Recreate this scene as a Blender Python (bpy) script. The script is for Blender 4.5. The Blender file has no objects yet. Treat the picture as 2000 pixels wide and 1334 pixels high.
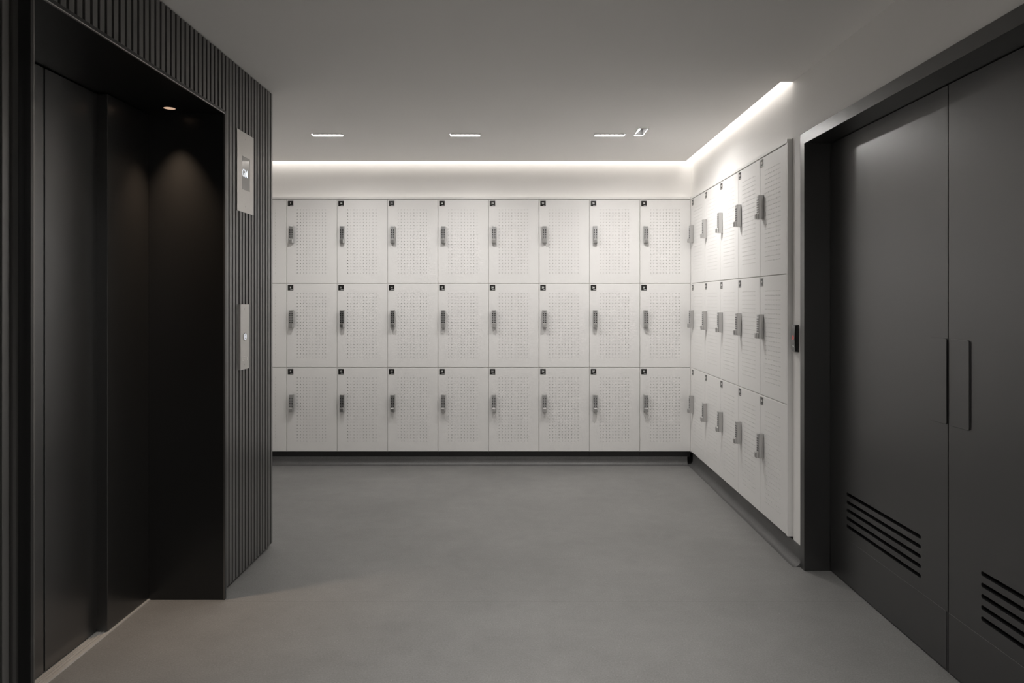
import bpy, bmesh, math
from mathutils import Vector, Matrix

SC = bpy.context.scene
COL = SC.collection
PI = math.pi

# ------------------------------------------------------------------ view
SC.view_settings.view_transform = 'Standard'
SC.view_settings.look = 'None'
SC.view_settings.gamma = 1.0
SC.view_settings.use_curve_mapping = False
SC.view_settings.exposure = 0.1
SC.cycles.max_bounces = 12
SC.cycles.diffuse_bounces = 8
SC.cycles.glossy_bounces = 6
SC.cycles.caustics_reflective = False
SC.cycles.caustics_refractive = False
SC.cycles.blur_glossy = 0.5
SC.cycles.sample_clamp_indirect = 6.0

w = bpy.data.worlds.new('World')
SC.world = w
w.use_nodes = True
w.node_tree.nodes['Background'].inputs[0].default_value = (0, 0, 0, 1)
w.node_tree.nodes['Background'].inputs[1].default_value = 0.0

# ------------------------------------------------------------------ room measures (metres)
EYE = 1.305
CEIL = 2.408
XR = 1.385            # right wall plane
YB = 5.740            # back wall plane above the lockers
LY = 5.680            # locker fronts, back run
LX = 1.365            # locker fronts, right run
ZB = 0.108            # underside of the lockers
ROW = 0.666
COLW = 0.400
ZT = ZB + 3 * ROW     # top of the lockers
LIP = 0.0185          # thickness of the top panel
XS = -1.3116          # face of the slats
YS = 3.819            # far end of the slat wall
XP = -1.280           # front edge of the elevator portal
P0, P1 = 1.894, 3.123 # clear width of the portal
ZP = 2.119            # soffit of the portal
PT = 0.014            # plate thickness of the portal
YREAR = -1.6
XL = -2.262

# ------------------------------------------------------------------ materials
def mat(name, col, rough=0.5, metal=0.0, spec=0.5, ior=None, emit=None, estr=0.0,
        noise=None, bump=None, coat=0.0, coat_rough=0.1, aniso=0.0):
    m = bpy.data.materials.new(name)
    m.use_nodes = True
    nt = m.node_tree
    b = nt.nodes['Principled BSDF']
    b.inputs['Base Color'].default_value = (*col, 1)
    b.inputs['Roughness'].default_value = rough
    b.inputs['Metallic'].default_value = metal
    b.inputs['Specular IOR Level'].default_value = spec
    if ior: b.inputs['IOR'].default_value = ior
    b.inputs['Coat Weight'].default_value = coat
    b.inputs['Coat Roughness'].default_value = coat_rough
    if emit:
        b.inputs['Emission Color'].default_value = (*emit, 1)
        b.inputs['Emission Strength'].default_value = estr
    if noise:                      # (scale, amount) slight tone variation of the surface itself
        tc = nt.nodes.new('ShaderNodeTexCoord')
        n = nt.nodes.new('ShaderNodeTexNoise')
        n.inputs['Scale'].default_value = noise[0]
        n.inputs['Detail'].default_value = 4
        r = nt.nodes.new('ShaderNodeMapRange')
        r.inputs['To Min'].default_value = 1 - noise[1]
        r.inputs['To Max'].default_value = 1 + noise[1]
        mx = nt.nodes.new('ShaderNodeMixRGB'); mx.blend_type = 'MULTIPLY'
        mx.inputs[0].default_value = 1
        mx.inputs[1].default_value = (*col, 1)
        nt.links.new(tc.outputs['Object'], n.inputs['Vector'])
        nt.links.new(n.outputs['Fac'], r.inputs['Value'])
        nt.links.new(r.outputs['Result'], mx.inputs[2])
        nt.links.new(mx.outputs[0], b.inputs['Base Color'])
    if bump:                       # (scale, strength, distance)
        tc = nt.nodes.new('ShaderNodeTexCoord')
        n = nt.nodes.new('ShaderNodeTexNoise')
        n.inputs['Scale'].default_value = bump[0]
        n.inputs['Detail'].default_value = 3
        bp = nt.nodes.new('ShaderNodeBump')
        bp.inputs['Strength'].default_value = bump[1]
        bp.inputs['Distance'].default_value = bump[2]
        nt.links.new(tc.outputs['Object'], n.inputs['Vector'])
        nt.links.new(n.outputs['Fac'], bp.inputs['Height'])
        nt.links.new(bp.outputs['Normal'], b.inputs['Normal'])
    return m

M_WALL = mat('white_wall_paint', (0.88, 0.866, 0.848), 0.6, noise=(3.0, 0.01))
M_CEIL = mat('ceiling_paint', (0.92, 0.905, 0.886), 0.8, spec=0.2, noise=(2.0, 0.012))
M_LOCK = mat('white_powder_coat', (0.84, 0.831, 0.818), 0.42, noise=(6.0, 0.006))
M_CARC = mat('locker_inside_grey', (0.62, 0.61, 0.59), 0.6)
M_CHROME = mat('satin_chrome', (0.62, 0.615, 0.61), 0.3, 1.0)
M_KEYFACE = mat('polished_keypad_face', (0.60, 0.60, 0.605), 0.33, 1.0)
M_BTN = mat('black_button_rubber', (0.012, 0.012, 0.012), 0.35)
M_TAG = mat('black_plate_gloss', (0.022, 0.021, 0.02), 0.22)
M_TXT = mat('white_print', (0.75, 0.75, 0.74), 0.5)
M_BLACK = mat('black_satin_metal', (0.010, 0.010, 0.010), 0.32, noise=(8.0, 0.1))
M_LIFT = mat('black_brushed_lift_panel', (0.010, 0.0098, 0.0095), 0.28, spec=1.0, ior=1.7, noise=(5.0, 0.08))
M_DOOR = mat('black_satin_door_paint', (0.007, 0.0069, 0.0068), 0.35, spec=1.0, ior=1.64, noise=(3.0, 0.06), bump=(260.0, 0.05, 0.0006))
M_SLAT = mat('charcoal_slat', (0.060, 0.0585, 0.056), 0.30, spec=1.0, coat=0.4, coat_rough=0.3, noise=(14.0, 0.08))
M_FELT = mat('black_felt', (0.006, 0.006, 0.006), 0.95, spec=0.1)
M_DARKWALL = mat('dark_wall_paint', (0.05, 0.049, 0.047), 0.6)
M_STEEL = mat('brushed_stainless', (0.60, 0.59, 0.575), 0.36, 1.0, noise=(60.0, 0.04))
M_EDGE = mat('dark_steel_edge', (0.20, 0.195, 0.19), 0.36, 1.0)
M_GLASS = mat('display_glass', (0.34, 0.335, 0.33), 0.04, spec=1.0, ior=2.2)
M_GLOW = mat('display_glow', (0.8, 0.85, 0.9), 0.5, emit=(0.86, 0.93, 1.0), estr=0.75)
M_ARROW = mat('button_glow', (0.8, 0.82, 0.9), 0.4, emit=(0.80, 0.86, 1.0), estr=0.7)
M_RED = mat('red_indicator', (0.3, 0.02, 0.02), 0.4, emit=(1.0, 0.12, 0.1), estr=0.35)
M_READER = mat('black_reader_plastic', (0.012, 0.012, 0.012), 0.25)
M_READERF = mat('reader_front_gloss', (0.05, 0.05, 0.05), 0.12, spec=0.8)
M_ALU = mat('aluminium_sill', (0.60, 0.585, 0.56), 0.42, 0.35)
M_KICK = mat('black_kick_board', (0.012, 0.012, 0.012), 0.5)
M_TRIMW = mat('white_fixture_trim', (0.80, 0.79, 0.77), 0.45)
M_LINER = mat('fixture_inner_black', (0.004, 0.004, 0.004), 0.9, spec=0.0)
M_BLADE = mat('fixture_louvre_black', (0.003, 0.003, 0.003), 0.9, spec=0.0)
LIGHT_COL = (1.0, 0.97, 0.94)
M_LENS = mat('lamp_lens', (0.8, 0.8, 0.8), 0.5, emit=LIGHT_COL, estr=445.0)
M_FILL_AISLE = mat('added_aisle_fill_lens', (0.8, 0.8, 0.8), 0.5, emit=LIGHT_COL, estr=1700.0)  # emitter of the out-of-view fixture added to brighten the foreground
M_FILL_REAR = mat('added_rear_fill_lens', (0.8, 0.8, 0.8), 0.5, emit=LIGHT_COL, estr=1500.0)  # emitter of the fixture added behind the viewer for ambient fill
M_LENS3 = mat('crosswise_lamp_lens', (0.8, 0.8, 0.8), 0.5, emit=LIGHT_COL, estr=420.0)
M_WARM = mat('warm_lamp_lens', (0.9, 0.8, 0.7), 0.5, emit=(1.0, 0.66, 0.45), estr=0.55)

def floor_material(name, base, with_seam):
    m = bpy.data.materials.new(name); m.use_nodes = True
    nt = m.node_tree; L = nt.links.new
    b = nt.nodes['Principled BSDF']
    b.inputs['Specular IOR Level'].default_value = 0.5
    geo = nt.nodes.new('ShaderNodeNewGeometry')
    def noise(scale, detail=4, rough=0.6):
        n = nt.nodes.new('ShaderNodeTexNoise')
        n.inputs['Scale'].default_value = scale
        n.inputs['Detail'].default_value = detail
        n.inputs['Roughness'].default_value = rough
        L(geo.outputs['Position'], n.inputs['Vector'])
        return n.outputs['Fac']
    def rng(v, a, c, fmin=0.3, fmax=0.7):
        r = nt.nodes.new('ShaderNodeMapRange')
        r.inputs['From Min'].default_value = fmin; r.inputs['From Max'].default_value = fmax
        r.inputs['To Min'].default_value = a; r.inputs['To Max'].default_value = c
        L(v, r.inputs['Value']); return r.outputs['Result']
    def mul(a, c):
        x = nt.nodes.new('ShaderNodeMath'); x.operation = 'MULTIPLY'
        L(a, x.inputs[0])
        if isinstance(c, float): x.inputs[1].default_value = c
        else: L(c, x.inputs[1])
        return x.outputs[0]
    v = mul(rng(noise(1.6), 0.91, 1.09), rng(noise(170.0, 3, 0.7), 0.80, 1.20))
    v = mul(v, rng(noise(11.0), 0.95, 1.05))
    # pale specks scattered in the sheet
    sp = noise(120.0, 2, 0.5)
    v = mul(v, rng(sp, 1.0, 1.35, 0.66, 0.74))
    if with_seam:                       # welded joint across the vinyl sheet
        sx = nt.nodes.new('ShaderNodeSeparateXYZ'); L(geo.outputs['Position'], sx.inputs[0])
        d = nt.nodes.new('ShaderNodeMath'); d.operation = 'SUBTRACT'; d.inputs[1].default_value = 3.107
        L(sx.outputs['Y'], d.inputs[0])
        a = nt.nodes.new('ShaderNodeMath'); a.operation = 'ABSOLUTE'; L(d.outputs[0], a.inputs[0])
        v = mul(v, rng(a.outputs[0], 0.80, 1.0, 0.0012, 0.0024))
    mx = nt.nodes.new('ShaderNodeMixRGB'); mx.blend_type = 'MULTIPLY'; mx.inputs[0].default_value = 1
    mx.inputs[1].default_value = (*base, 1)
    L(v, mx.inputs[2]); L(mx.outputs[0], b.inputs['Base Color'])
    L(rng(noise(2.2, 5), 0.40, 0.50), b.inputs['Roughness'])
    bp = nt.nodes.new('ShaderNodeBump'); bp.inputs['Strength'].default_value = 0.12
    bp.inputs['Distance'].default_value = 0.0008
    L(noise(300.0, 2), bp.inputs['Height']); L(bp.outputs['Normal'], b.inputs['Normal'])
    return m

M_FLOOR = floor_material('grey_vinyl_floor', (0.205, 0.203, 0.198), True)
M_COVE = floor_material('grey_vinyl_skirting', (0.10, 0.099, 0.098), False)

# ------------------------------------------------------------------ mesh builder
class MB:
    """collects shapes into one bmesh"""
    def __init__(self): self.bm = bmesh.new()
    def box(self, x0, x1, y0, y1, z0, z1, ch=0.0):
        x0, x1 = sorted((x0, x1)); y0, y1 = sorted((y0, y1)); z0, z1 = sorted((z0, z1))
        bm = self.bm
        vs = [bm.verts.new((x, y, z)) for x in (x0, x1) for y in (y0, y1) for z in (z0, z1)]
        q = [(0, 1, 3, 2), (4, 6, 7, 5), (0, 4, 5, 1), (2, 3, 7, 6), (0, 2, 6, 4), (1, 5, 7, 3)]
        fs = [bm.faces.new([vs[i] for i in f]) for f in q]
        if ch > 0:
            es = list({e for f in fs for e in f.edges})
            bmesh.ops.bevel(bm, geom=es, offset=ch, segments=1, affect='EDGES', profile=0.5)
        return self
    def poly(self, pts):
        self.bm.faces.new([self.bm.verts.new(p) for p in pts]); return self
    def extrude_profile(self, prof, a, b, place):
        """closed 2-D profile swept between a and b; place(u, v, t) gives the point"""
        bm = self.bm
        A = [bm.verts.new(place(u, v, a)) for u, v in prof]
        B = [bm.verts.new(place(u, v, b)) for u, v in prof]
        n = len(prof)
        for i in range(n):
            j = (i + 1) % n
            bm.faces.new((A[i], A[j], B[j], B[i]))
        bm.faces.new(A[::-1]); bm.faces.new(B)
        return self
    def plate(self, outer, holes, y0, y1, place=None):
        """flat plate in local xz with through holes, from depth y0 (front) to y1 (back)"""
        bm = self.bm
        place = place or (lambda u, v, t: (u, t, v))
        for t in (y0, y1):
            es = []
            for loop in [outer] + holes:
                vs = [bm.verts.new(place(u, v, t)) for u, v in loop]
                for i in range(len(vs)):
                    es.append(bm.edges.new((vs[i], vs[(i + 1) % len(vs)])))
            bmesh.ops.triangle_fill(bm, edges=es, use_beauty=True)
        for loop in [outer] + holes:
            n = len(loop)
            A = [bm.verts.new(place(u, v, y0)) for u, v in loop]
            B = [bm.verts.new(place(u, v, y1)) for u, v in loop]
            for i in range(n):
                j = (i + 1) % n
                bm.faces.new((A[i], A[j], B[j], B[i]))
        return self
    def disc(self, c, axis, r, h, n=24, r2=None):
        """short cylinder starting at c along axis"""
        bm = self.bm
        r2 = r if r2 is None else r2
        ax = Vector(axis).normalized()
        u = ax.orthogonal().normalized(); v = ax.cross(u)
        c = Vector(c)
        A = [bm.verts.new(c + r * (math.cos(2*PI*i/n)*u + math.sin(2*PI*i/n)*v)) for i in range(n)]
        B = [bm.verts.new(c + ax*h + r2 * (math.cos(2*PI*i/n)*u + math.sin(2*PI*i/n)*v)) for i in range(n)]
        for i in range(n):
            j = (i + 1) % n
            bm.faces.new((A[i], A[j], B[j], B[i]))
        bm.faces.new(A[::-1]); bm.faces.new(B)
        return self
    def ring(self, c, axis, r_in, r_out, h, n=32):
        bm = self.bm
        ax = Vector(axis).normalized()
        u = ax.orthogonal().normalized(); v = ax.cross(u); c = Vector(c)
        L = []
        for (r, t) in ((r_in, 0), (r_out, 0), (r_out, h), (r_in, h)):
            L.append([bm.verts.new(c + ax*t + r*(math.cos(2*PI*i/n)*u + math.sin(2*PI*i/n)*v)) for i in range(n)])
        for k in range(4):
            P, Q = L[k], L[(k+1) % 4]
            for i in range(n):
                j = (i+1) % n
                bm.faces.new((P[i], P[j], Q[j], Q[i]))
        return self
    def mesh(self, name, m):
        bmesh.ops.remove_doubles(self.bm, verts=self.bm.verts, dist=1e-6)
        bmesh.ops.recalc_face_normals(self.bm, faces=self.bm.faces)
        me = bpy.data.meshes.new(name)
        self.bm.to_mesh(me); self.bm.free()
        me.materials.append(m)
        return me
    def obj(self, name, m, parent=None):
        o = bpy.data.objects.new(name, self.mesh(name, m))
        COL.objects.link(o)
        if parent: o.parent = parent
        return o

def place_mesh(name, me, parent=None):
    o = bpy.data.objects.new(name, me); COL.objects.link(o)
    if parent: o.parent = parent
    return o

def thing(name, label, cat, loc=(0, 0, 0), rz=0.0, group=None):
    o = bpy.data.objects.new(name, None); COL.objects.link(o)
    o.location = loc; o.rotation_euler = (0, 0, rz)
    o.empty_display_size = 0.1
    o['label'] = label; o['category'] = cat
    if group: o['group'] = group
    return o

def tag(o, label, cat, group=None):
    o['label'] = label; o['category'] = cat
    if group: o['group'] = group
    return o

def struct(o, label=None):
    o['kind'] = 'structure'
    if label: o['label'] = label
    return o

def rrect(x0, x1, z0, z1, r, n=5):
    pts = []
    for cx, cz, a0 in ((x1-r, z1-r, 0), (x0+r, z1-r, 90), (x0+r, z0+r, 180), (x1-r, z0+r, 270)):
        for i in range(n+1):
            a = math.radians(a0 + 90*i/n)
            pts.append((cx + r*math.cos(a), cz + r*math.sin(a)))
    return pts

def text_mesh(name, body, size, m, depth=0.0006, align='CENTER', xs=1.0, offset=0.0):
    """lettering standing in local xz, facing -y"""
    cu = bpy.data.curves.new(name, 'FONT')
    cu.body = body; cu.size = size; cu.align_x = align; cu.align_y = 'CENTER'
    cu.extrude = depth; cu.resolution_u = 3; cu.offset = offset
    o = bpy.data.objects.new(name, cu); COL.objects.link(o)
    dg = bpy.context.evaluated_depsgraph_get(); dg.update()
    me = bpy.data.meshes.new_from_object(o.evaluated_get(dg))
    bpy.data.objects.remove(o); bpy.data.curves.remove(cu)
    me.transform(Matrix.Rotation(PI/2, 4, 'X') @ Matrix.Diagonal((xs, 1, 1, 1)))
    me.name = name
    me.materials.clear(); me.materials.append(m)
    return me

# ------------------------------------------------------------------ the room shell
o = MB().box(XL-0.1, 2.0, YREAR-0.1, 6.3, -0.1, 0).obj('floor', M_FLOOR)
struct(o, 'grey speckled vinyl floor')

# ceiling with an open light slot along the back and the far right side
SX = 1.322; SY = 5.679; SE = 3.617
mb = MB()
LIN = [(-1.272, 4.767, 0, 'slim linear ceiling light nearest the slat wall'),
       (-0.357, 4.767, 0, 'slim linear ceiling light in the middle of the far ceiling row'),
       (0.606, 4.767, 0, 'slim linear ceiling light at the right end of the far ceiling row'),
       (0.800, 4.690, 1, 'slim linear ceiling light turned crosswise near the right lockers'),
       (0.05, 2.25, 0, 'slim linear ceiling light above the aisle between elevator and double door'),  # out-of-view fixture added to light the foreground floor
       (0.05, -0.70, 0, 'slim linear ceiling light behind the viewer')]  # unseen fixture added as wide fill for room and lower lockers
LL2, LW2 = 0.098, 0.0285             # clear opening of a fixture (half sizes)
holes = []
for x, y, rz, _ in LIN:
    a, b = (LW2, LL2) if rz else (LL2, LW2)
    a += 0.001; b += 0.001
    holes.append([(x-a, y-b), (x+a, y-b), (x+a, y+b), (x-a, y+b)])
mb.plate([(XL-0.1, YREAR-0.1), (SX, YREAR-0.1), (SX, SY), (XL-0.1, SY)], holes, CEIL, CEIL+0.095, lambda u, v, t: (u, v, t))
mb.box(SX, XR+0.1, YREAR-0.1, SE, CEIL, CEIL+0.095)
mb.box(XL-0.1, XR+0.2, YREAR-0.1, YB+0.2, CEIL+0.095, CEIL+0.14)
o = mb.obj('ceiling', M_CEIL)
struct(o, 'white ceiling with a light slot along two edges')

ZW = CEIL + 0.095
# back wall: face above the lockers, and the niche that takes them
mb = MB()
mb.box(XL-0.1, 2.0, YB, YB+0.12, ZT+LIP, ZW)
mb.box(XL-0.1, 2.0, 6.13, 6.23, 0, ZT+LIP)
o = mb.obj('wall_back', M_WALL); struct(o, 'white back wall above the lockers')
# right wall
FY0, FY1 = 1.545, 3.4585        # clear opening of the double door
FW = 0.0492                     # width of its frame
FZ = 2.0627
mb = MB()
mb.box(XR, XR+0.12, 3.615, YB, ZT+LIP+0.0005, ZW)             # above the lockers
mb.box(XR, XR+0.12, FY1+FW, 3.615, 0, ZW)                    # strip with the card reader
mb.box(XR, XR+0.12, FY0-FW, FY1+FW, FZ+0.0529, ZW)           # above the double door
mb.box(XR, XR+0.12, YREAR, FY0-FW, 0, ZW)                    # towards the viewer
mb.box(1.82, 1.92, 3.615, 6.2, 0, ZT+LIP)                    # back of the locker niche
o = mb.obj('wall_right', M_WALL); struct(o, 'white right wall around the black double door')
o = MB().box(XL-0.1, 2.0, YREAR-0.1, YREAR, 0, ZW).obj('wall_front', M_WALL)
struct(o, 'plain wall behind the viewer')
# left wall with slats in front of black felt: beyond, before and above the elevator
seg = {}
def left_part(key, boxes, lab):
    mb = MB()
    for b in boxes: mb.box(*b)
    o = mb.obj('wall_left', M_FELT); struct(o, lab)
    seg[key] = (o, MB())
left_part('far', [(-1.445, -1.345, P1+PT+0.0005, YS-0.004, 0, CEIL), (XL, -1.345, YS-0.104, YS-0.004, 0, CEIL)],
          'black slatted wall between the elevator and the lockers')
left_part('near', [(-1.445, -1.345, YREAR, P0-PT-0.0005, 0, CEIL)], 'black slatted wall at the left edge, before the elevator')
left_part('over', [(-1.745, -1.345, P0-PT, P1+PT, ZP+PT+0.0008, CEIL)], 'black slatted wall above the elevator opening')
PITCH, GAP = 0.0387, 0.0130
y1 = YS; y0 = 3.788 + GAP/2
while y1 > -0.5:
    a, b = y0, y1
    zt = CEIL-0.004; zp = ZP+PT+0.0012
    if a >= P1+PT: seg['far'][1].box(-1.3445, XS, a, b, 0.016, zt, 0.0008)
    elif b <= P0-PT: seg['near'][1].box(-1.3445, XS, a, b, 0.016, zt, 0.0008)
    else:
        seg['over'][1].box(-1.3445, XS, max(a, P0-PT), min(b, P1+PT), zp, zt, 0.0008)
        if b > P1+PT: seg['far'][1].box(-1.3445, XS, P1+PT+0.001, b, 0.016, zt)
        if a < P0-PT: seg['near'][1].box(-1.3445, XS, a, P0-PT-0.001, 0.016, zt)
    y1 = y0 - GAP
    y0 = y1 - (PITCH - GAP)
for o, mb in seg.values(): mb.obj('slat_cladding', M_SLAT, o)
o = MB().box(XL-0.1, XL, YS-0.104, 6.2, 0, ZW).obj('wall_recess', M_WALL)
struct(o, 'white wall of the recess behind the slat wall')

# skirting: coved vinyl and black kick board
def cove_profile(h, r, out):
    """u = distance out from the wall, v = height"""
    pts = [(-0.006, 0.0), (-0.006, h), (0.003, h)]
    for i in range(9):
        a = PI + (PI/2) * i / 8
        pts.append((0.003 + r + r*math.cos(a), r + r*math.sin(a) + 0.0006))
    pts += [(0.003 + r + out, 0.0006), (0.003 + r + out, 0.0)]
    return pts
mb = MB()
mb.extrude_profile(cove_profile(0.065, 0.036, 0.004), XL, 1.34, lambda u, v, t: (t, 5.700-u, v))
bb = mb.obj('baseboard_back', M_COVE); struct(bb, 'coved grey vinyl skirting below the back lockers')
mb = MB()
x = 1.361 - 9*COLW
for k in range(9):
    mb.box(x+0.0006, x+COLW-0.0006, 5.700, 5.712, 0.062, ZB-0.002)
    x += COLW
o = mb.obj('kick_board', M_KICK, bb); o['label'] = 'black kick board above the vinyl'
mb = MB()
mb.extrude_profile(cove_profile(0.100, 0.036, 0.004), FY1+FW+0.0005, 5.69, lambda u, v, t: (XR-u, t, v))
o = mb.obj('baseboard_right', M_COVE); struct(o, 'coved grey vinyl skirting below the right lockers')

# ------------------------------------------------------------------ lockers
GAPD = 0.0046
DW, DH = COLW - GAPD, ROW - GAPD
DT = 0.018

def door_mesh():
    """perforated door, local x 0..COLW, front at y = 0, z 0..ROW"""
    bm = bmesh.new()
    x0, x1 = GAPD/2, COLW-GAPD/2
    z0, z1 = GAPD/2, ROW-GAPD/2
    c = 0.0016
    p = 0.025
    NX, NZ = 10, 21
    hx = 0.0846; hz = ROW - 0.0824           # first hole centre (top left)
    ax0 = hx - p/2; ax1 = ax0 + NX*p
    az1 = hz + p/2; az0 = az1 - NZ*p
    def q(a, b, cc, d, y=0.0):
        bm.faces.new([bm.verts.new((u, y, v)) for u, v in (a, b, cc, d)])
    fx0, fx1, fz0, fz1 = x0+c, x1-c, z0+c, z1-c
    q((fx0, fz0), (fx1, fz0), (fx1, az0), (fx0, az0))
    q((fx0, az1), (fx1, az1), (fx1, fz1), (fx0, fz1))
    q((fx0, az0), (ax0, az0), (ax0, az1), (fx0, az1))
    q((ax1, az0), (fx1, az0), (fx1, az1), (ax1, az1))
    r = 0.0030
    for i in range(NX):
        for j in range(NZ):
            cx = ax0 + p*(i+0.5); cz = az0 + p*(j+0.5)
            sq = [(1, 0), (1, 1), (0, 1), (-1, 1), (-1, 0), (-1, -1), (0, -1), (1, -1)]
            O = [bm.verts.new((cx + a*p/2, 0, cz + b*p/2)) for a, b in sq]
            H = [bm.verts.new((cx + r*math.cos(k*PI/4), 0, cz + r*math.sin(k*PI/4))) for k in range(8)]
            D = [bm.verts.new((v.co.x, 0.0025, v.co.z)) for v in H]
            for k in range(8):
                n = (k+1) % 8
                bm.faces.new((O[k], O[n], H[n], H[k]))
                bm.faces.new((H[k], H[n], D[n], D[k]))
    # chamfer and returned edge
    R0 = [(fx0, fz0), (fx1, fz0), (fx1, fz1), (fx0, fz1)]
    R1 = [(x0, z0), (x1, z0), (x1, z1), (x0, z1)]
    for (A, ya, B, yb) in ((R0, 0.0, R1, c), (R1, c, R1, DT)):
        for k in range(4):
            n = (k+1) % 4
            bm.faces.new([bm.verts.new((A[k][0], ya, A[k][1])), bm.verts.new((A[n][0], ya, A[n][1])),
                          bm.verts.new((B[n][0], yb, B[n][1])), bm.verts.new((B[k][0], yb, B[k][1]))])
    bmesh.ops.remove_doubles(bm, verts=bm.verts, dist=1e-6)
    me = bpy.data.meshes.new('door'); bm.to_mesh(me); bm.free()
    me.materials.append(M_LOCK)
    return me

def body_mesh():
    """open-fronted steel box behind the door"""
    mb = MB()
    t = 0.0012; d0, d1 = DT+0.0008, 0.42
    a, b, c, d = 0.0008, COLW-0.0008, 0.0008, ROW-0.0008
    mb.box(a, a+t, d0, d1, c, d); mb.box(b-t, b, d0, d1, c, d)
    mb.box(a+t, b-t, d0, d1, c, c+t); mb.box(a+t, b-t, d0, d1, d-t, d)
    mb.box(a+t, b-t, d1-t, d1, c+t, d-t)
    # turned-in front flange the door closes on
    f = 0.018
    mb.plate([(a, c), (b, c), (b, d), (a, d)], [[(a+f, c+f), (b-f, c+f), (b-f, d-f), (a+f, d-f)]], d0-0.0006, d0)
    # rolled lip that shows in the joints between the doors
    g = GAPD/2 - 0.0003
    mb.plate([(0.0003, 0.0003), (COLW-0.0003, 0.0003), (COLW-0.0003, ROW-0.0003), (0.0003, ROW-0.0003)],
             [[(g, g), (COLW-g, g), (COLW-g, ROW-g), (g, ROW-g)]], 0.0050, d0-0.0006)
    return mb.mesh('body', M_CARC)

LK_X0, LK_X1 = 0.0275, 0.0600         # lock body across the door
LK_Z1 = ROW - 0.2125; LK_Z0 = LK_Z1 - 0.1360
LKP = 0.028                           # how far it stands off the door
def lock_meshes():
    mb = MB()
    mb.box(LK_X0, LK_X1, -LKP, 0, LK_Z0, LK_Z1, 0.0015)
    body = mb.mesh('keypad_lock', M_CHROME)
    face = MB().box(LK_X0+0.0012, LK_X1-0.0012, -LKP-0.0008, -LKP, LK_Z0+0.036, LK_Z1-0.0015).mesh('keypad_face', M_KEYFACE)
    mb = MB()
    cx = (LK_X0+LK_X1)/2
    for r in range(6):
        for s in (-1, 1):
            mb.disc((cx + s*0.0085, -LKP-0.0008, LK_Z1-0.0270-r*0.01345), (0, -1, 0), 0.0042, 0.0010, 12)
    mb.box(cx-0.010, cx+0.010, -LKP-0.0012, -LKP-0.0008, LK_Z1-0.0105, LK_Z1-0.0085)
    btn = mb.mesh('buttons', M_BTN)
    mb = MB()
    mb.box(LK_X0+0.0015, LK_X1-0.0015, -LKP-0.014, -LKP+0.001, LK_Z0+0.001, LK_Z0+0.0325, 0.002)
    for k in range(3):                # finger grooves on the turning knob
        xx = LK_X0+0.0075+k*0.008
        mb.box(xx, xx+0.0016, -LKP-0.0148, -LKP-0.0138, LK_Z0+0.005, LK_Z0+0.028)
    knob = mb.mesh('knob', M_CHROME)
    return body, face, btn, knob

TX0, TZ1, TS = 0.0100, ROW-0.0110, 0.0435
def plate_mesh():
    return MB().box(TX0, TX0+TS, -0.0014, 0, TZ1-TS, TZ1).mesh('number_plate', M_TAG)
def small_print_mesh():
    mb = MB()
    x = TX0+TS-0.0235; z = TZ1-TS+0.0058
    for wd, hh in ((0.0026, 0.0032), (0.0022, 0.0024), (0.0026, 0.0030), (0.0012, 0.0022), (0.0024, 0.0032), (0.0026, 0.0024), (0.0020, 0.0030)):
        mb.box(x, x+wd, -0.0017, -0.0014, z-0.0012, z-0.0012+hh)
        x += wd+0.0007
    return mb.mesh('small_print', M_TXT)

D_ME, B_ME = door_mesh(), body_mesh()
KL, KF, KB, KK = lock_meshes()
PL_ME, SP_ME = plate_mesh(), small_print_mesh()
NUM = {}
def num_mesh(n):
    if n not in NUM:
        me = text_mesh('number', str(n), 0.0178, M_TXT, 0.00025, offset=0.0006)
        me.transform(Matrix.Translation((TX0+TS/2, -0.0016, TZ1-0.0205)))
        NUM[n] = me
    return NUM[n]

def make_locker():
    t = thing('locker', '', 'locker')
    place_mesh('body', B_ME, t)
    place_mesh('door', D_ME, t)
    k = place_mesh('keypad_lock', KL, t); k['label'] = 'satin chrome keypad lock with turning knob'
    place_mesh('keypad_face', KF, k); place_mesh('buttons', KB, k); place_mesh('knob', KK, k)
    p = place_mesh('number_plate', PL_ME, t); p['label'] = 'small black number plate'
    place_mesh('number', PL_ME, p); place_mesh('small_print', SP_ME, p)
    for q in t.children_recursive: q.location.x -= 0.0
    return t
def dup(o, parent=None):
    c = o.copy(); COL.objects.link(c)
    if parent: c.parent = parent
    for ch in o.children: dup(ch, c)
    return c
proto = make_locker(); used = []
def put_locker(loc, rz, n, label, group):
    t = proto if not used else dup(proto)
    used.append(t)
    t.location = loc; t.rotation_euler = (0, 0, rz)
    t['label'] = label; t['group'] = group
    for ch in t.children_recursive:
        if ch.name.split('.')[0] == 'number': ch.data = num_mesh(n)
    return t

ORD = ['first', 'second', 'third', 'fourth', 'fifth', 'sixth', 'seventh', 'eighth']
ROWS = ['top', 'middle', 'bottom']
plan = []
n = 4
for c in range(9):
    x = 1.361 - (9-c)*COLW
    for r in range(3):
        z = ZB + (2-r)*ROW
        if c == 0:
            lab = f'white locker half hidden by the black slat wall, {ROWS[r]} row of back wall'
        else:
            lab = f'white perforated locker numbered {n}, {ROWS[r]} row of back wall, {ORD[c-1]} full column from slat wall'
        plan.append(((x, LY, z), 0.0, n, lab, 'perforated lockers along the back wall'))
        n += 1
RY = [5.653 - 0.4*k for k in range(5)]
for c in range(5):
    for r in range(3):
        z = ZB + (2-r)*ROW
        lab = f'white perforated locker numbered {n}, {ROWS[r]} row of right wall, {ORD[c]} column from corner'
        plan.append(((LX, RY[c], z), -PI/2, n, lab, 'perforated lockers along the right wall'))
        n += 1
num_mesh(1)
for a in plan: put_locker(*a)

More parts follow.
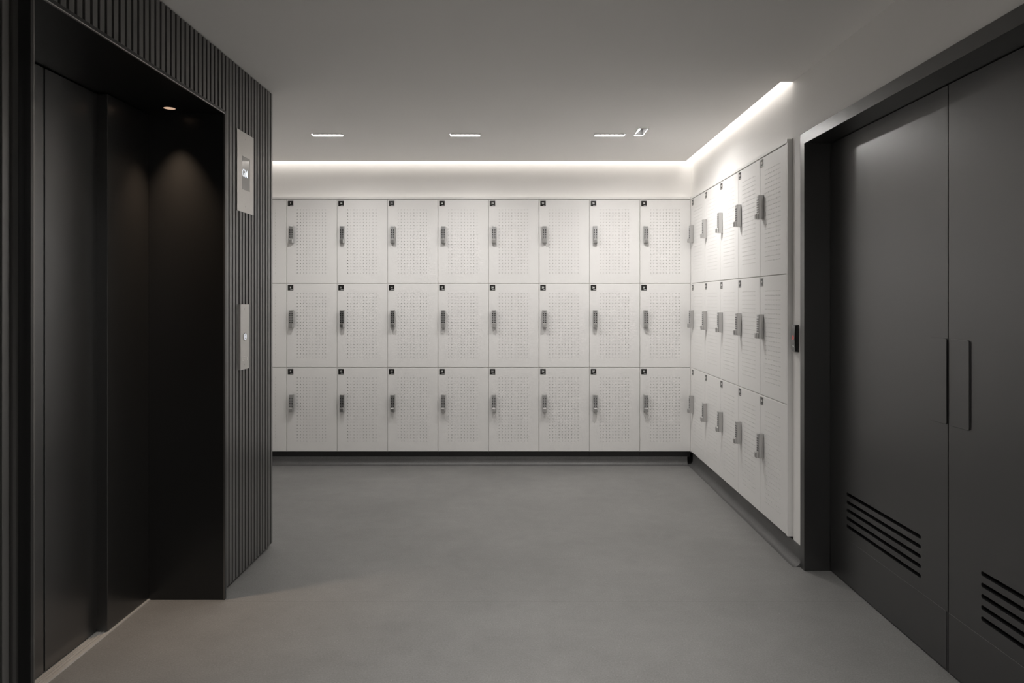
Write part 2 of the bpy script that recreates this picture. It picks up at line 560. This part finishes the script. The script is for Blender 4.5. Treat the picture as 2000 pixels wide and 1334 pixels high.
# panels that close the locker runs
o = MB().box(1.361-9*COLW, 1.3605, LY-0.002, YB-0.0005, ZT+0.0012, ZT+LIP, 0.0008).obj('top_panel', M_LOCK)
tag(o, 'long white top panel lying on the lockers of the back wall', 'panel')
YE = 3.653
o = MB().box(LX-0.004, XR+0.30, YE-0.019, 5.677, ZT+0.0012, ZT+LIP, 0.0008).obj('top_panel', M_LOCK)
tag(o, 'white top panel lying on the lockers of the right wall', 'panel')
o = MB().box(LX-0.002, XR+0.30, YE-0.019, YE-0.003, ZB, ZT+0.0008, 0.0008).obj('end_panel', M_LOCK)
tag(o, 'tall narrow white end panel closing the right lockers beside the card reader', 'panel')
mb = MB().box(1.3615, 1.40, LY-0.0005, LY+0.02, ZB, ZT+0.0008)
mb.box(LX, LX+0.02, 5.654, LY+0.02, ZB, ZT+0.0008)
o = mb.obj('corner_filler', M_LOCK)
tag(o, 'slim white filler strip in the corner between the two runs of lockers', 'filler strip')

# ------------------------------------------------------------------ black double door on the right
XF = 1.378; XD = 1.504
mb = MB()
def jamb(y0, y1):
    mb.box(XF, XD+0.05, y0, y1, 0.0005, FZ)
jamb(FY1, FY1+FW); jamb(FY0-FW, FY0)
mb.box(XF, XD+0.05, FY0-FW, FY1+FW, FZ, FZ+0.0529)
mb.box(XD+0.045, XD+0.06, FY0-FW, FY1+FW, 0.0005, FZ+0.05)
o = mb.obj('trim_door', M_DOOR); struct(o, 'black metal frame around the double door')

YG = 2.5097
def door_leaf(name, label, ya, yb, plate_y, lab2):
    """leaf spans ya..yb along the wall (ya nearer the viewer); local x runs towards the viewer"""
    t = bpy.data.objects.new(name, None); COL.objects.link(t)
    t.location = (XD, (ya+yb)/2, 0.004); t.rotation_euler = (0, 0, -PI/2)
    struct(t, label); t['category'] = 'door'
    wd = yb-ya; a, b = -wd/2, wd/2
    H = FZ - 0.007
    slots = [rrect(-0.303, 0.303, zc-0.0075, zc+0.0075, 0.0072) for zc in (0.4154, 0.3788, 0.3422, 0.3056, 0.2690)]
    mb = MB()
    mb.plate([(a, 0.002), (b, 0.002), (b, H), (a, H)], slots, 0, 0.040)
    mb.obj('leaf', M_DOOR, t)
    o = MB().box(a+0.001, b-0.006, -0.0016, -0.0001, 0.004, 0.2095, 0.0006).obj('kick_plate', M_DOOR, t)
    cy = (ya+yb)/2
    p0, p1 = cy-plate_y[1], cy-plate_y[0]
    mb = MB(); c = 0.0012                  # flat plate with an eased front edge
    loops = [[mb.bm.verts.new((u, yy, v)) for u, v in rrect(p0+i, p1-i, 0.8661+i, 1.1676-i, 0.010-i)]
             for i, yy in ((0, -0.0001), (0, -0.005+c), (c, -0.005))]
    for A, B in zip(loops, loops[1:]):
        for k in range(len(A)):
            q = (k+1) % len(A)
            mb.bm.faces.new((A[k], A[q], B[q], B[k]))
    mb.bm.faces.new(loops[-1]); mb.bm.faces.new(loops[0][::-1])
    mb.obj('push_plate', M_DOOR, t)
    # hinge-side pivots are hidden; a closer edge strip lines the meeting stile
    return t
door_leaf('door_1', 'left leaf of the black double door, next to the lockers', YG+0.0028, FY1-0.004, (2.5121, 2.6163), '')
door_leaf('door_2', 'right leaf of the black double door, cut by the picture edge', FY0+0.004, YG-0.0028, (2.3864, 2.4915), '')

# ------------------------------------------------------------------ elevator doorway on the left
el = thing('elevator_doorway', 'black metal elevator doorway set into the slat wall on the left', 'elevator', (-1.45, (P0+P1)/2, 0))
OX, OY = 1.45, -(P0+P1)/2
def E(mb, name, m):
    bmesh.ops.translate(mb.bm, verts=mb.bm.verts, vec=(OX, OY, 0))
    return mb.obj(name, m, el)
E(MB().box(XP, -1.735, P1, P1+PT, 0.0008, ZP, 0.0006), 'jamb', M_BLACK)
E(MB().box(XP, -1.735, P0-PT, P0, 0.0008, ZP, 0.0006), 'jamb', M_BLACK)
hd = E(MB().box(XP, -1.735, P0-PT, P1+PT, ZP, ZP+PT, 0.0006), 'header', M_BLACK)
E(MB().box(XP+0.0006, XP-0.006, P0+0.001, P1-0.001, ZP-0.0012, ZP+0.0022), 'edge_trim', M_STEEL)
E(MB().box(XP+0.0006, XP-0.006, P1-0.0012, P1+0.0040, 0.0008, ZP-0.0014), 'edge_trim', M_EDGE)
E(MB().box(XP+0.0006, XP-0.006, P0-0.0040, P0+0.0008, 0.0008, ZP-0.0014), 'edge_trim', M_EDGE)
E(MB().box(-1.612, -1.655, 2.81, P1-0.0005, 0.008, ZP-0.004, 0.0008), 'side_panel', M_LIFT)
o = E(MB().box(-1.653, -1.690, 2.502, 2.84, 0.010, ZP-0.004, 0.0008), 'sliding_door', M_LIFT)
o = E(MB().box(-1.653, -1.690, P0+0.001, 2.494, 0.010, ZP-0.004, 0.0008), 'sliding_door', M_LIFT)
E(MB().box(-1.692, -1.70, P0+0.001, P1-0.001, 0.010, ZP-0.004), 'shaft_cover', M_FELT)
# grooved sill
mb = MB()
prof = [(-1.735, 0.0005), (-1.735, 0.006), (-1.652, 0.006)]
for gx in (-1.646, -1.637, -1.624):
    prof += [(gx, 0.006), (gx+0.0008, 0.0025), (gx+0.0035, 0.0025), (gx+0.0043, 0.006)]
prof += [(-1.6055, 0.006), (-1.6040, 0.0005)]
mb.extrude_profile(prof, P0+0.001, P1-0.001, lambda u, v, t: (u, t, v))
o = E(mb, 'sill', M_ALU); o['label'] = 'grooved aluminium sill'

# downlight in the header
DLX, DLY = -1.476, 3.030
dl = thing('downlight', 'small round warm downlight recessed in the elevator soffit', 'ceiling light', (DLX, DLY, ZP))
MB().ring((0, 0, -0.0022), (0, 0, 1), 0.0235, 0.029, 0.002).obj('rim', M_BLACK, dl)
MB().disc((0, 0, -0.0012), (0, 0, 1), 0.0235, 0.0010).obj('lens', M_WARM, dl)

# ------------------------------------------------------------------ plates on the slat wall (local x = +Y, facing +X)
fi = thing('level_sign', 'upright brushed steel plate with a lit GM display beside the elevator', 'floor display',
           (XS+0.0002, 3.436, 1.725), PI/2)
hw = 0.104
scr = [(-0.0465, 0.108), (0.0505, 0.108), (0.0505, 0.266), (-0.0465, 0.266)]
mb = MB(); mb.plate([(-hw, 0), (hw, 0), (hw, 0.381), (-hw, 0.381)], [scr], -0.003, 0)
mb.obj('faceplate', M_STEEL, fi)
s = MB().box(-0.0465, 0.0505, -0.0022, -0.0002, 0.108, 0.266).obj('screen', M_GLASS, fi)
me = text_mesh('lettering', 'GM', 0.052, M_GLOW, 0.0002, xs=0.90, offset=0.0004)
me.transform(Matrix.Translation((-0.0075, -0.0025, 0.186)))
o = place_mesh('lettering', me, s); o['label'] = 'glowing white letters GM'
for z in (0.030, 0.351):
    MB().disc((0, -0.003, z), (0, -1, 0), 0.0032, 0.0006, 12).obj('screw', M_CHROME, fi)

cp = thing('call_switch', 'slim brushed steel elevator call panel with one lit round button', 'call button panel',
           (XS+0.0002, 3.406, 0.9785), PI/2)
MB().box(-0.053, 0.053, -0.010, 0, 0, 0.3085, 0.0005).obj('faceplate', M_STEEL, cp)
b = MB().disc((-0.001, -0.010, 0.1545), (0, -1, 0), 0.0180, 0.003, 28, 0.0165).obj('button', M_STEEL, cp)
MB().ring((-0.001, -0.013, 0.1545), (0, -1, 0), 0.0120, 0.0150, 0.0006, 28).obj('button_ring', M_ARROW, b)
mb = MB()
mb.extrude_profile([(-0.0075, -0.002), (-0.001, 0.0075), (0.0055, -0.002), (0.0030, -0.004), (-0.001, 0.0018), (-0.0050, -0.004)], -0.0136, -0.0130,
                   lambda u, v, t: (u, t, 0.1545+v))
mb.obj('arrow', M_ARROW, b)
for z in (0.022, 0.287):
    MB().disc((0, -0.010, z), (0, -1, 0), 0.003, 0.0006, 12).obj('screw', M_CHROME, cp)
mb = MB()                               # worn engraved lines near the foot of the plate
for (z, segs) in ((0.060, ((-0.030, -0.014), (-0.010, 0.006), (0.010, 0.020))), (0.049, ((-0.032, -0.020), (-0.016, -0.002), (0.002, 0.016))),
                  (0.042, ((-0.030, -0.012), (-0.008, 0.010)))):
    for a, c in segs: mb.box(a, c, -0.0103, -0.0100, z, z+0.0026)
mb.box(0.024, 0.034, -0.0103, -0.0100, 0.042, 0.058)
o = mb.obj('engraving', M_TRIMW, cp); o['label'] = 'small pale engraved lines'

# ------------------------------------------------------------------ card reader on the right wall (local x = -Y, facing -X)
cr = thing('card_reader', 'small black card reader on the white wall strip beside the double door', 'card reader',
           (XR, 3.5660, 1.0490), -PI/2)
def reader_prof(p):           # depth u (out), height v
    pts = [(0, 0.0), (0, 0.1355)]
    for i in range(9):
        v = 0.1335 - 0.1315*i/8
        k = 1 - ((v-0.0667)/0.0667)**2
        pts.append((p*(0.82 + 0.18*k), v))
    return pts
mb = MB(); mb.extrude_profile(reader_prof(0.0195), -0.0235, 0.0235, lambda u, v, t: (t, -u, v))
mb.obj('housing', M_READER, cr)
mb = MB()
pr = reader_prof(0.0195)[2:]
pr = [(u+0.0002, v) for u, v in pr] + [(u+0.0016, v) for u, v in pr[::-1]]
mb.extrude_profile(pr, -0.0225, 0.0215, lambda u, v, t: (t, -u, v))
fr = mb.obj('front_cover', M_READERF, cr)
MB().ring((0.002, -0.0212, 0.072), (0, -1, 0), 0.0075, 0.0105, 0.0006, 24).obj('indicator_light', M_RED, fr)
MB().box(-0.008, 0.012, -0.0205, -0.0198, 0.028, 0.031).obj('mark', M_TXT, fr)

# ------------------------------------------------------------------ linear ceiling lights
def make_linear(DEEP, lens_mat, washer):
    """recessed six-cell fixture; a washer has its lens tilted towards local +y"""
    t = thing('linear_light', '', 'ceiling light')
    L2, W2 = 0.1055, 0.036
    l2, w2 = LL2, LW2
    mb = MB()
    mb.plate([(-L2, -W2), (L2, -W2), (L2, W2), (-L2, W2)], [[(-l2, -w2), (l2, -w2), (l2, w2), (-l2, w2)]], -0.003, -0.0002,
             lambda u, v, tt: (u, v, tt))
    mb.obj('trim', M_TRIMW, t)
    mb = MB()                            # open box recessed into the ceiling
    e = 0.0007
    H = 0.040 if washer else DEEP
    mb.box(-l2-e, l2+e, -w2-e, -w2, -0.0002, H+0.002); mb.box(-l2-e, l2+e, w2, w2+e, -0.0002, H+0.002)
    mb.box(-l2-e, -l2, -w2, w2, -0.0002, H+0.002); mb.box(l2, l2+e, -w2, w2, -0.0002, H+0.002)
    mb.box(-l2, l2, -w2, w2, H+0.0005, H+0.002)
    mb.obj('housing', M_LINER, t)
    n = 6; cw = 2*(l2-0.004)/n
    for i in range(1, n):
        xx = -l2+0.004 + i*cw
        if washer:
            mb = MB()
            mb.extrude_profile([(-w2+0.008, 0.0004), (w2-0.0005, 0.0004), (w2-0.0005, 0.0024), (-w2+0.010, 0.0024)], xx-0.0012, xx+0.0012,
                               lambda u, v, tt: (tt, u, v))
        else:
            mb = MB().box(xx-0.0012, xx+0.0012, -w2+0.0005, w2-0.0005, 0.0003, DEEP-0.0005)
        mb.obj('blade', M_BLADE, t)
    for i in range(n):
        xx = -l2+0.004 + (i+0.5)*cw
        a, b = xx-cw/2+0.002, xx+cw/2-0.002
        d = 0.0 if lens_mat is M_LENS3 else 0.002
        if washer: q = [(a, -w2+0.0015, 0.0015+d), (b, -w2+0.0015, 0.0015+d), (b, 0.0065, 0.0330+d), (a, 0.0065, 0.0330+d)]
        else: q = [(a, -0.022, DEEP), (a, 0.022, DEEP), (b, 0.022, DEEP), (b, -0.022, DEEP)]
        MB().poly(q).obj('lens', lens_mat, t)
    return t
first = {}
for i, (x, y, rz, lab) in enumerate(LIN):
    key = 'aisle' if y < 3 else ('cross' if rz else 'row')  # aisle key: the added out-of-view fill fixtures
    if key == 'cross': t = make_linear(0, M_LENS3, True)
    elif y < 0: t = make_linear(0.006, M_FILL_REAR, False)
    elif key in first: t = dup(first[key])
    else: t = first[key] = make_linear(0.022, M_FILL_AISLE, False) if key == 'aisle' else make_linear(0, M_LENS, True)
    t.location = (x, y, CEIL); t.rotation_euler = (0, 0, -PI/2*rz)
    t['label'] = lab; t['group'] = 'linear ceiling lights'

# ------------------------------------------------------------------ lamps
def area(name, loc, sx, sy, power, rot, col=LIGHT_COL):
    l = bpy.data.lights.new(name, 'AREA'); l.shape = 'RECTANGLE'
    l.size = sx; l.size_y = sy; l.energy = power; l.color = col
    o = bpy.data.objects.new(name, l); COL.objects.link(o)
    o.location = loc; o.rotation_euler = rot
    return o
CV = 0.64                                  # watts per metre of LED strip in the slot
lb = 1.36-XL
area('led_strip_back', ((1.36+XL)/2, 5.700, CEIL+0.092), lb, 0.040, CV*lb, (0, 0, 0))
lr = 5.66-3.622
area('led_strip_right', (1.352, (5.66+3.622)/2, CEIL+0.092), 0.040, lr, 1.05*CV*lr, (0, 0, 0))

sp = bpy.data.lights.new('soffit_spot', 'SPOT')
sp.energy = 52.0; sp.color = (1.0, 0.74, 0.53); sp.spot_size = math.radians(66); sp.spot_blend = 1.0
sp.shadow_soft_size = 0.018
so = bpy.data.objects.new('soffit_spot', sp); COL.objects.link(so)
so.location = (DLX, DLY, ZP-0.004)

# ------------------------------------------------------------------ camera
cam = bpy.data.cameras.new('camera')
cam.sensor_width = 36.0; cam.sensor_fit = 'HORIZONTAL'
cam.lens = 1400/2000*36
cam.shift_x = -13/2000; cam.shift_y = -80/2000
cam.clip_start = 0.02
co = bpy.data.objects.new('camera', cam); COL.objects.link(co)
co.location = (0, 0, EYE); co.rotation_euler = (PI/2, 0, 0)
SC.camera = co
